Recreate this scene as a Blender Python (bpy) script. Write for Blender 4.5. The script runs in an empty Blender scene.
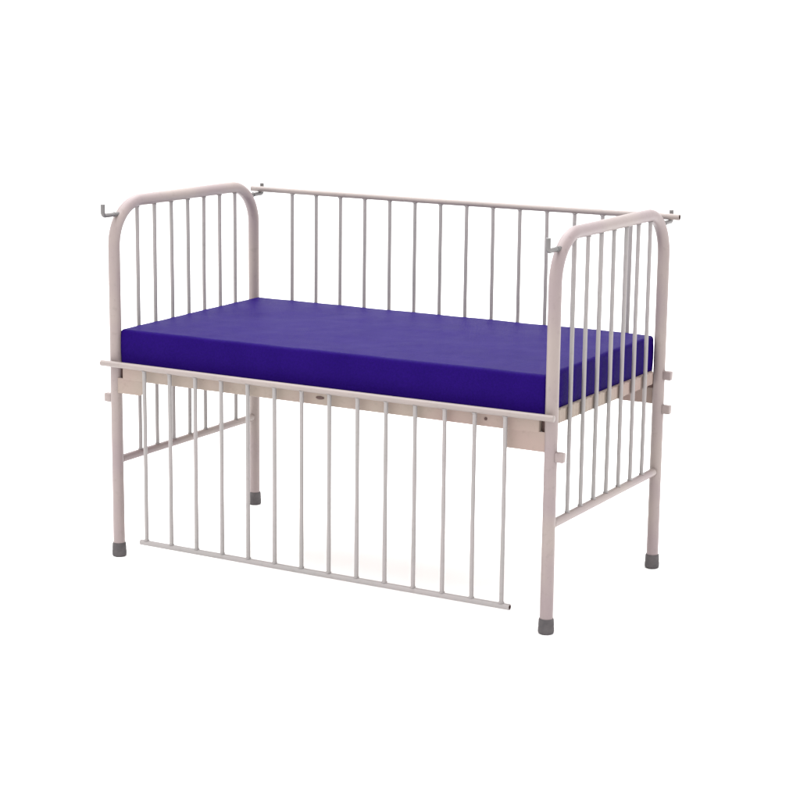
import bpy, bmesh, math, random
from mathutils import Vector, Matrix, noise
random.seed(4)
sc = bpy.context.scene
COL = sc.collection
PI = math.pi

# ------------------------------------------------------------------ materials
def new_mat(name):
    m = bpy.data.materials.new(name); m.use_nodes = True
    nt = m.node_tree
    return m, nt, nt.nodes['Principled BSDF']

def enamel(name, ca, cb, rough=.38, spec=.38, scale=5.0, bump=.08, metallic=0.0):
    """sprayed enamel: two close tints mottled over each other, fine orange peel, tiny scuffs"""
    m, nt, p = new_mat(name); N = nt.nodes; K = nt.links
    tc = N.new('ShaderNodeTexCoord')
    n1 = N.new('ShaderNodeTexNoise'); n1.inputs['Scale'].default_value = scale; n1.inputs['Detail'].default_value = 3
    K.new(tc.outputs['Object'], n1.inputs['Vector'])
    r = N.new('ShaderNodeValToRGB'); r.color_ramp.elements[0].position = .38; r.color_ramp.elements[1].position = .62
    r.color_ramp.elements[0].color = (*ca, 1); r.color_ramp.elements[1].color = (*cb, 1)
    K.new(n1.outputs['Fac'], r.inputs['Fac'])
    n2 = N.new('ShaderNodeTexNoise'); n2.inputs['Scale'].default_value = 60; n2.inputs['Detail'].default_value = 4
    K.new(tc.outputs['Object'], n2.inputs['Vector'])
    r2 = N.new('ShaderNodeValToRGB'); r2.color_ramp.elements[0].position = .30; r2.color_ramp.elements[1].position = .42
    r2.color_ramp.elements[0].color = (.72, .70, .68, 1); r2.color_ramp.elements[1].color = (1, 1, 1, 1)
    K.new(n2.outputs['Fac'], r2.inputs['Fac'])
    mx = N.new('ShaderNodeMixRGB'); mx.blend_type = 'MULTIPLY'; mx.inputs['Fac'].default_value = .28
    K.new(r.outputs['Color'], mx.inputs['Color1']); K.new(r2.outputs['Color'], mx.inputs['Color2'])
    K.new(mx.outputs['Color'], p.inputs['Base Color'])
    rr = N.new('ShaderNodeMapRange'); rr.inputs['To Min'].default_value = rough - .08; rr.inputs['To Max'].default_value = rough + .12
    K.new(n2.outputs['Fac'], rr.inputs['Value']); K.new(rr.outputs['Result'], p.inputs['Roughness'])
    n3 = N.new('ShaderNodeTexNoise'); n3.inputs['Scale'].default_value = 260
    K.new(tc.outputs['Object'], n3.inputs['Vector'])
    b = N.new('ShaderNodeBump'); b.inputs['Strength'].default_value = bump; b.inputs['Distance'].default_value = .001
    K.new(n3.outputs['Fac'], b.inputs['Height']); K.new(b.outputs['Normal'], p.inputs['Normal'])
    p.inputs['Specular IOR Level'].default_value = spec; p.inputs['Metallic'].default_value = metallic
    return m

M_tube  = enamel('pink_beige_enamel', (.205, .162, .164), (.232, .192, .178))
M_frame = enamel('tan_enamel', (.245, .178, .158), (.245, .200, .168), rough=.5, spec=.3)
M_rod   = enamel('grey_enamel', (.236, .214, .212), (.220, .206, .202), rough=.4)
M_rail  = enamel('pale_rail_enamel', (.215, .183, .174), (.235, .198, .185), rough=.35)
M_hook  = enamel('hook_steel', (.105, .10, .10), (.14, .132, .132), rough=.35, metallic=.3)
M_bolt_shade  = enamel('bolt_and_recess_shade', (.05, .022, .018), (.06, .03, .025), rough=.5)  # bolt heads, and the shade painted into pipe ends and leg gaps

def rubber():
    m, nt, p = new_mat('grey_rubber'); N = nt.nodes; K = nt.links
    tc = N.new('ShaderNodeTexCoord')
    n = N.new('ShaderNodeTexNoise'); n.inputs['Scale'].default_value = 45; n.inputs['Detail'].default_value = 5
    K.new(tc.outputs['Object'], n.inputs['Vector'])
    r = N.new('ShaderNodeValToRGB'); r.color_ramp.elements[0].position = .35; r.color_ramp.elements[1].position = .7
    r.color_ramp.elements[0].color = (.038, .033, .035, 1); r.color_ramp.elements[1].color = (.062, .054, .056, 1)
    K.new(n.outputs['Fac'], r.inputs['Fac']); K.new(r.outputs['Color'], p.inputs['Base Color'])
    p.inputs['Roughness'].default_value = .7
    return m
M_rub = rubber()

def vinyl():
    m, nt, p = new_mat('violet_vinyl'); N = nt.nodes; K = nt.links
    tc = N.new('ShaderNodeTexCoord')
    n = N.new('ShaderNodeTexNoise'); n.inputs['Scale'].default_value = 9; n.inputs['Detail'].default_value = 6
    K.new(tc.outputs['Object'], n.inputs['Vector'])
    r = N.new('ShaderNodeValToRGB'); r.color_ramp.elements[0].position = .3; r.color_ramp.elements[1].position = .75
    r.color_ramp.elements[0].color = (.0085, .0010, .074, 1); r.color_ramp.elements[1].color = (.0105, .0016, .084, 1)
    K.new(n.outputs['Fac'], r.inputs['Fac']); ns = N.new('ShaderNodeTexNoise'); ns.inputs['Scale'].default_value = 170; ns.inputs['Detail'].default_value = 4
    K.new(tc.outputs['Object'], ns.inputs['Vector'])
    rs = N.new('ShaderNodeValToRGB'); rs.color_ramp.elements[0].position = .36; rs.color_ramp.elements[1].position = .64
    rs.color_ramp.elements[0].color = (.70, .70, .74, 1); rs.color_ramp.elements[1].color = (1.22, 1.3, 1.16, 1)
    K.new(ns.outputs['Fac'], rs.inputs['Fac'])
    ml = N.new('ShaderNodeMixRGB'); ml.blend_type = 'MULTIPLY'; ml.inputs['Fac'].default_value = .4
    K.new(r.outputs['Color'], ml.inputs['Color1']); K.new(rs.outputs['Color'], ml.inputs['Color2'])
    K.new(ml.outputs['Color'], p.inputs['Base Color'])
    p.inputs['Specular IOR Level'].default_value = .026
    v = N.new('ShaderNodeTexVoronoi'); v.inputs['Scale'].default_value = 330
    K.new(tc.outputs['Object'], v.inputs['Vector'])
    n2 = N.new('ShaderNodeTexNoise'); n2.inputs['Scale'].default_value = 22; n2.inputs['Detail'].default_value = 5; n2.inputs['Distortion'].default_value = .6
    K.new(tc.outputs['Object'], n2.inputs['Vector'])
    b = N.new('ShaderNodeBump'); b.inputs['Strength'].default_value = .4; b.inputs['Distance'].default_value = .0009
    K.new(v.outputs['Distance'], b.inputs['Height'])
    b2 = N.new('ShaderNodeBump'); b2.inputs['Strength'].default_value = .13; b2.inputs['Distance'].default_value = .004
    K.new(n2.outputs['Fac'], b2.inputs['Height']); K.new(b.outputs['Normal'], b2.inputs['Normal'])
    K.new(b2.outputs['Normal'], p.inputs['Normal'])
    rr = N.new('ShaderNodeMapRange'); rr.inputs['To Min'].default_value = .50; rr.inputs['To Max'].default_value = .56
    K.new(n2.outputs['Fac'], rr.inputs['Value']); K.new(rr.outputs['Result'], p.inputs['Roughness'])
    return m
M_vin = vinyl()

def floor_mat():
    m, nt, p = new_mat('white_paper'); N = nt.nodes; K = nt.links
    tc = N.new('ShaderNodeTexCoord')
    n = N.new('ShaderNodeTexNoise'); n.inputs['Scale'].default_value = 1.5; n.inputs['Detail'].default_value = 3
    K.new(tc.outputs['Object'], n.inputs['Vector'])
    r = N.new('ShaderNodeValToRGB')
    r.color_ramp.elements[0].color = (.90, .90, .90, 1); r.color_ramp.elements[1].color = (.92, .92, .92, 1)
    K.new(n.outputs['Fac'], r.inputs['Fac']); K.new(r.outputs['Color'], p.inputs['Base Color'])
    p.inputs['Roughness'].default_value = .9; p.inputs['Specular IOR Level'].default_value = .1
    return m
M_floor = floor_mat()

# ------------------------------------------------------------------ mesh helpers
def obj(name, bm, mats, parent=None, smooth=True, angle=40):
    me = bpy.data.meshes.new(name)
    bmesh.ops.recalc_face_normals(bm, faces=bm.faces[:])
    if smooth:
        lim = math.radians(angle)
        for f in bm.faces: f.smooth = True
        for e in bm.edges:
            if len(e.link_faces) == 2 and e.calc_face_angle(0) > lim: e.smooth = False
    bm.to_mesh(me); bm.free()
    for m in (mats if isinstance(mats, (list, tuple)) else [mats]): me.materials.append(m)
    o = bpy.data.objects.new(name, me); COL.objects.link(o)
    if parent: o.parent = parent
    return o

def tube(bm, pts, r, seg=20, hollow=0.0, caps=(True, True)):
    """sweep a circle along pts with parallel transport; hollow>0 recesses the ends as an open pipe"""
    pts = [Vector(p) for p in pts]; n = len(pts)
    tang = []
    for i in range(n):
        a = pts[max(i-1, 0)]; b = pts[min(i+1, n-1)]
        tang.append((b-a).normalized())
    t0 = tang[0]; ref = Vector((0, 0, 1)) if abs(t0.z) < .9 else Vector((1, 0, 0))
    u = t0.cross(ref).normalized(); rings = []
    for i in range(n):
        if i: u = (u - tang[i]*u.dot(tang[i])).normalized()
        v = tang[i].cross(u)
        rings.append([bm.verts.new(pts[i] + (u*math.cos(2*PI*k/seg) + v*math.sin(2*PI*k/seg))*r) for k in range(seg)])
    def bridge(A, B, mi=0):
        for k in range(seg):
            f = bm.faces.new((A[k], A[(k+1) % seg], B[(k+1) % seg], B[k])); f.material_index = mi
    for i in range(n-1): bridge(rings[i], rings[i+1])
    for end, do in ((0, caps[0]), (n-1, caps[1])):
        if not do: continue
        R = rings[end]; c = pts[end]; s = tang[end] * (1 if end == 0 else -1)
        if hollow > 0:
            A = [bm.verts.new(c + (v.co-c)*(hollow/r)) for v in R]
            B = [bm.verts.new(v.co + s*.012) for v in A]
            bridge(R, A); bridge(A, B, 1)
            f = bm.faces.new(B); f.material_index = 1  # second material paints the shade inside the open pipe end
        else:
            A = [bm.verts.new(c + (v.co-c)*.86 - s*r*.10) for v in R]
            bridge(R, A); bm.faces.new(A)

def box(bm, a, b, bev=0.0, seg=2):
    a = Vector(a); b = Vector(b)
    g = bmesh.ops.create_cube(bm, size=1, matrix=Matrix.Translation((a+b)/2) @ Matrix.Diagonal((*(b-a), 1)))
    if bev:
        es = list({e for v in g['verts'] for e in v.link_edges})
        bmesh.ops.bevel(bm, geom=es, offset=bev, segments=seg, affect='EDGES', profile=.5)

def weld_bead(bm, c, r, axis='z'):
    """little ring of weld where a rod meets a tube"""
    seg, ms = 12, 6
    rings = []
    for i in range(seg):
        t = 2*PI*i/seg; rr = r*(1+random.uniform(-.12, .12))
        d = Vector((math.cos(t), math.sin(t), 0)); ring = []
        for j in range(ms):
            q = 2*PI*j/ms; p = d*(rr + .0016*math.cos(q)) + Vector((0, 0, .0016*math.sin(q)))
            if axis == 'x': p = Vector((p.z, p.x, p.y))
            if axis == 'y': p = Vector((p.x, p.z, p.y))
            ring.append(bm.verts.new(Vector(c)+p))
        rings.append(ring)
    for i in range(seg):
        A, B = rings[i], rings[(i+1) % seg]
        for j in range(ms): bm.faces.new((A[j], A[(j+1) % ms], B[(j+1) % ms], B[j]))

# ------------------------------------------------------------------ measured sizes (metres)
L, W, H = 1.338, .689, 1.0
ZC = .279            # lower crossbar
RT = .0165           # bed tube radius
G = .0305            # guard plane outside the legs
ZLOW, ZHIGH = .558, .984
E0, E1 = .027, .030
XB, PX = .1200, .0851
YB, QY = .1065, .0802
GH = ZLOW - .0616    # guard height
RBEND = .118

# ------------------------------------------------------------------ the bed
bed = bpy.data.objects.new('hospital_crib', None); COL.objects.link(bed)
bed['label'] = 'pink beige metal hospital crib with barred ends, rear guard raised and front guard dropped'
bed['category'] = 'bed'

# legs (each with its rubber foot), below the lower crossbar
for x in (0, L):
    for y in (0, W):
        bm = bmesh.new(); tube(bm, [(x, y, .028), (x, y, .15), (x, y, ZC)], RT, 28, caps=(True, False))
        leg = obj('leg', bm, M_tube, bed)
        bm = bmesh.new()
        prof = [(0, .0), (.0165, .0), (.0195, .002), (.0205, .006), (.0203, .016), (.0196, .019), (.0199, .022), (.0192, .036), (.0180, .0395), (.0168, .0400), (.0166, .037)]
        seg = 28; rings = []
        for pr, pz in prof[1:]:
            rings.append([bm.verts.new((x+pr*math.cos(2*PI*k/seg), y+pr*math.sin(2*PI*k/seg), pz)) for k in range(seg)])
        for A, B in zip(rings, rings[1:]):
            for k in range(seg): bm.faces.new((A[k], A[(k+1) % seg], B[(k+1) % seg], B[k]))
        bm.faces.new(rings[0])
        obj('rubber_foot', bm, M_rub, leg)

# the two barred ends: one bent tube each, with its bars, crossbar, hooks and stubs
def end_frame(x, out):
    bm = bmesh.new()
    pts = [(x, 0, ZC), (x, 0, .45), (x, 0, .6), (x, 0, .75)]
    n = 16
    for i in range(n+1):
        a = PI - PI/2*i/n; pts.append((x, RBEND + RBEND*math.cos(a), H-RBEND + RBEND*math.sin(a)))
    pts.append((x, W*.35, H)); pts.append((x, W*.65, H))
    for i in range(n+1):
        a = PI/2 - PI/2*i/n; pts.append((x, W-RBEND + RBEND*math.cos(a), H-RBEND + RBEND*math.sin(a)))
    pts += [(x, W, .75), (x, W, .6), (x, W, .45), (x, W, ZC)]
    tube(bm, pts, RT, 28, caps=(False, False))
    ef = obj('end_frame', bm, M_tube, bed)
    bm = bmesh.new(); tube(bm, [(x, RT*.8, ZC), (x, W/2, ZC), (x, W-RT*.8, ZC)], .0112, 20)
    for yy in (RT, W-RT): weld_bead(bm, (x, yy, ZC), .0115, 'y')
    obj('crossbar', bm, M_tube, ef)
    for i in range(7):
        y = YB + i*QY
        # bars that meet the bend end a little lower
        zt = H
        if y < RBEND: zt = H-RBEND + math.sqrt(max(RBEND**2-(RBEND-y)**2, 0))
        if y > W-RBEND: zt = H-RBEND + math.sqrt(max(RBEND**2-(y-W+RBEND)**2, 0))
        bm = bmesh.new()
        w = [random.uniform(-.0006, .0006) for _ in range(2)]
        tube(bm, [(x, y, ZC+.009), (x+w[0], y+w[1], .5), (x+w[0], y+w[1], .75), (x, y, zt-.013)], .0056, 14)
        weld_bead(bm, (x, y, ZC+.0115), .006); weld_bead(bm, (x, y, zt-RT-.001), .006)
        obj('bar', bm, M_rod, ef)
    for s, y0 in ((-1, 0), (1, W)):
        # J hook carrying the raised guard: rod leaves the bend and turns up
        zh = ZHIGH - .0085 - .0062
        bm = bmesh.new(); R = .009
        pts = [(x, y0 - s*.020, zh), (x, y0 + s*.01, zh), (x, y0 + s*.037, zh)]
        for i in range(1, 7):
            a = PI/2*i/6; pts.append((x, y0 + s*(.037 + R*math.sin(a)), zh + R - R*math.cos(a)))
        pts.append((x, y0 + s*.046, zh+.031))
        tube(bm, pts, .0062, 16)
        weld_bead(bm, (x, y0 - s*.003, zh), .006, 'y')
        obj('hook', bm, M_hook, ef)
        for z in ((.456,) if s < 0 else (.456, .551)):
            bm = bmesh.new()
            box(bm, (min(x+out*(RT-.003), x+out*(RT+.021)), y0-.009, z-.0125), (max(x+out*(RT-.003), x+out*(RT+.021)), y0+.009, z+.0125), .003, 3)
            obj('stub', bm, M_tube, ef)
    return ef
end_frame(0, -1); end_frame(L, 1)

# guards
def guard(y, ztop, label, e1, hole):
    bm = bmesh.new()
    tube(bm, [(-E0, y, ztop), (0, y, ztop), (L*.33, y, ztop-.0012), (L*.66, y, ztop-.0012), (L, y, ztop), (L+e1, y, ztop)], .0085, 20, hollow=hole)
    g = obj('side_guard', bm, [M_rail, M_bolt_shade], bed); g['label'] = label
    zb = ztop-GH
    bm = bmesh.new(); tube(bm, [(XB-.020, y, zb), (XB+6*PX, y, zb-.0008), (XB+13*PX+.024, y, zb)], .0078, 20, hollow=.0056)
    obj('bottom_rail', bm, [M_rod, M_bolt_shade], g)
    for i in range(14):
        x = XB+i*PX; w = random.uniform(-.0006, .0006)
        bm = bmesh.new(); tube(bm, [(x, y, zb+.0055), (x+w, y, zb+GH*.4), (x+w*.6, y, zb+GH*.75), (x, y, ztop-.0065)], .0056, 14)
        weld_bead(bm, (x, y, zb+.0085), .006); weld_bead(bm, (x, y, ztop-.0095), .006)
        obj('bar', bm, M_rod, g)
    return g
guard(-G, ZLOW, 'front guard dropped below the mattress', .020, 0)
guard(W+G, ZHIGH, 'rear guard raised above the mattress', E1, .0062)

# base frame: two long rails, two ribbed end rails, deck, corner plates
ZF0, ZF1 = .5125, .5512
for s, y0 in ((1, 0), (-1, W)):
    bm = bmesh.new()
    ya, yb = sorted((y0 - s*.012, y0 + s*.016))
    box(bm, (.030, ya, ZF0), (L-.028, yb, ZF1), .0035, 3)
    lr = obj('long_rail', bm, M_frame, bed)
    yf = y0 - s*.012
    # oval latch boss at the middle and a small screw further right
    for bx, bz, rx, rz in ((.676, .533, .013, .0045), (1.163, .533, .0042, .0042)):
        bm = bmesh.new()
        mat = Matrix.Translation((bx, yf - s*.001, bz)) @ Matrix.Diagonal((rx, .0028, rz, 1))
        bmesh.ops.create_uvsphere(bm, u_segments=16, v_segments=10, radius=1, matrix=mat)
        obj('screw', bm, M_bolt_shade, lr)
for x, s in ((0, 1), (L, -1)):
    # end rail pressed with shallow vertical ribs
    bm = bmesh.new()
    xo = x + s*.0075; xi = x + s*.0160
    z0, z1 = .527, (.5635 if x else .5515)
    y0, y1 = RT+.001, W-RT-.009
    n = 240; rows = []
    for i in range(n+1):
        y = y0+(y1-y0)*i/n
        ph = (y/QY*3) % 1.0
        d = .0030*max(0, math.sin(2*PI*ph))
        rows.append([bm.verts.new(p) for p in ((xo - s*d, y, z0+.002), (xo - s*d, y, z1-.002), (xo + s*.002, y, z1), (xi, y, z1), (xi, y, z0), (xo + s*.002, y, z0))])
    for A, B in zip(rows, rows[1:]):
        for k in range(6): bm.faces.new((A[k], A[(k+1) % 6], B[(k+1) % 6], B[k]))
    bm.faces.new(rows[0]); bm.faces.new(rows[-1])
    obj('end_rail', bm, M_frame, bed, angle=50)
bm = bmesh.new(); box(bm, (.031, .017, .5480), (L-.029, W-.017, .5517), .001, 1)
obj('mattress_deck', bm, M_frame, bed)
for x, s, wd, zb in ((0, 1, .098, .4735), (L, -1, .128, .4665)):
    for t, y0 in ((1, 0), (-1, W)):
        # folded corner plate welded to the leg, rounded at its free lower corner
        bm = bmesh.new(); R = .012
        xa = x + s*(RT-.004); xb = x + s*wd
        out = [(xa, .5165), (xb, .5165), (xb, zb+R)] + [(xb - s*R*(1-math.cos(PI/2*i/5)), zb+R-R*math.sin(PI/2*i/5)) for i in range(1, 6)] + [(xa, zb)]
        ya, yb = y0 - t*.0105, y0 - t*.0065
        A = [bm.verts.new((p, ya, q)) for p, q in out]; B = [bm.verts.new((p, yb, q)) for p, q in out]
        bm.faces.new(A); bm.faces.new(B)
        for k in range(len(out)): bm.faces.new((A[k], A[(k+1) % len(out)], B[(k+1) % len(out)], B[k]))
        cp = obj('corner_plate', bm, M_frame, bed, angle=30)
        # dark block standing in for shade in the gap between leg and rail
        bm = bmesh.new()
        x0, x1 = sorted((x + s*(RT-.003), x + s*.0275)); y_0, y_1 = sorted((y0 + t*.002, y0 + t*.012))
        box(bm, (x0, y_0, .514), (x1, y_1, .552), .001, 1)
        obj('gap_shade_block', bm, M_bolt_shade, cp)

# ------------------------------------------------------------------ mattress
def mattress():
    x0, x1, y0, y1, z0, z1 = .0145, 1.3205, .001, .688, .5522, .652
    r = .0095
    def coords(a, b, n):
        e = [0, .0015, .003, .0055, .008, .011, .019]
        c = [a+v for v in e] + [a+.019 + (b-a-.038)*i/n for i in range(1, n)] + [b-v for v in reversed(e)]
        return c
    X = coords(x0, x1, 90); Y = coords(y0, y1, 48); Z = coords(z0, z1, 6)
    bm = bmesh.new(); cache = {}
    def V(p):
        k = tuple(round(c, 6) for c in p)
        if k in cache: return cache[k]
        x, y, z = p
        c = Vector((min(max(x, x0+r), x1-r), min(max(y, y0+r), y1-r), min(max(z, z0+r), z1-r)))
        d = Vector(p)-c; q = c + d.normalized()*r if d.length > 1e-9 else c
        u = (q.x-x0)/(x1-x0); v = (q.y-y0)/(y1-y0); w = (q.z-z0)/(z1-z0)
        tz = .006*v*(1-u) + u*(.005+.003*v)
        crown = .003*math.sin(PI*min(max(u, 0), 1))*math.sin(PI*min(max(v, 0), 1))
        nz = noise.fractal(Vector((q.x*5, q.y*5, q.z*5)), 1, 2, 3)
        q.z += w*(tz + crown + .0016*nz)
        sag = math.sin(PI*min(max(w, 0), 1))
        sid = .0030*noise.noise(Vector((q.x*6, q.y*6, 3))) + .002
        if v < .02: q.y -= sag*sid
        if v > .98: q.y += sag*sid*.6
        if u < .01: q.x -= sag*.001
        if u > .99: q.x += sag*sid
        cache[k] = bm.verts.new(q); return cache[k]
    def face(a): 
        vs = [V(p) for p in a]
        if len(set(vs)) == 4: bm.faces.new(vs)
    for zz in (z0, z1):
        for i in range(len(X)-1):
            for j in range(len(Y)-1): face([(X[i], Y[j], zz), (X[i+1], Y[j], zz), (X[i+1], Y[j+1], zz), (X[i], Y[j+1], zz)])
    for yy in (y0, y1):
        for i in range(len(X)-1):
            for j in range(len(Z)-1): face([(X[i], yy, Z[j]), (X[i+1], yy, Z[j]), (X[i+1], yy, Z[j+1]), (X[i], yy, Z[j+1])])
    for xx in (x0, x1):
        for i in range(len(Y)-1):
            for j in range(len(Z)-1): face([(xx, Y[i], Z[j]), (xx, Y[i+1], Z[j]), (xx, Y[i+1], Z[j+1]), (xx, Y[i], Z[j+1])])
    o = obj('mattress', bm, M_vin, angle=80)
    o['label'] = 'thin violet blue vinyl mattress lying on the metal crib frame'
    o['category'] = 'mattress'
mattress()

# ------------------------------------------------------------------ white seamless floor rising into a backdrop
bm = bmesh.new()
prof = [(-16, 0), (-8, 0), (-3, 0), (0, 0), (4, 0), (7, 0)]
Rb = 3.0
for i in range(1, 17):
    a = PI/2*i/16; prof.append((7+Rb*math.sin(a), Rb-Rb*math.cos(a)))
prof.append((10, 8))
cy, sy = math.cos(-.5158), math.sin(-.5158)
rows = []
for s in (-14, -7, 0, 7, 14):
    rows.append([bm.verts.new((.67 + s*cy + d*sy, .34 - s*sy + d*cy, z)) for d, z in prof])
for A, B in zip(rows, rows[1:]):
    for k in range(len(prof)-1): bm.faces.new((A[k], A[k+1], B[k+1], B[k]))
fl = obj('floor', bm, M_floor, angle=80); fl['kind'] = 'structure'

# ------------------------------------------------------------------ light
w = bpy.data.worlds.new('World'); sc.world = w; w.use_nodes = True
bg = w.node_tree.nodes['Background']; bg.inputs['Color'].default_value = (1, .992, .99, 1); bg.inputs['Strength'].default_value = WORLD = 1.95

def area(name, loc, target, sx, sy_, power, color=(1, 1, 1)):
    ld = bpy.data.lights.new(name, 'AREA'); ld.shape = 'RECTANGLE'; ld.size = sx; ld.size_y = sy_; ld.energy = power; ld.color = color
    o = bpy.data.objects.new(name, ld); COL.objects.link(o); o.location = loc
    o.rotation_euler = (Vector(target)-Vector(loc)).to_track_quat('-Z', 'Y').to_euler()
    return o
def P(s, d, z): return (.67 + s*cy + d*sy, .34 - s*sy + d*cy, z)
area('overhead_softbox', P(-.8, .8, 4.5), P(0, .2, .4), 6, 5, 380)
area('backdrop_light', P(0, 4, 6.5), P(0, 9.5, 1.0), 10, 2, 150)

# ------------------------------------------------------------------ camera
cam = bpy.data.cameras.new('camera'); co = bpy.data.objects.new('camera', cam); COL.objects.link(co)
cx_, cy_, cz_, yaw, pit, rol, f, px, py = 3.3514, -4.3137, 1.5594, -.5158, -.2016, .0112, 1975.13, 398.706, 401.60
fwd = Vector((math.sin(yaw)*math.cos(pit), math.cos(yaw)*math.cos(pit), math.sin(pit)))
right = Vector((math.cos(yaw), -math.sin(yaw), 0)); up = right.cross(fwd)
r2 = math.cos(rol)*right + math.sin(rol)*up; u2 = -math.sin(rol)*right + math.cos(rol)*up
co.matrix_world = Matrix.Translation((cx_, cy_, cz_)) @ Matrix((r2, u2, -fwd)).transposed().to_4x4()
cam.sensor_width = 36; cam.lens = f/800*36; cam.shift_x = (400-px)/800; cam.shift_y = (py-400)/800
cam.clip_end = 200
sc.camera = co
sc.view_settings.view_transform = 'Standard'; sc.view_settings.look = 'None'
sc.view_settings.exposure = 0; sc.view_settings.gamma = 1
sc.cycles.max_bounces = 8
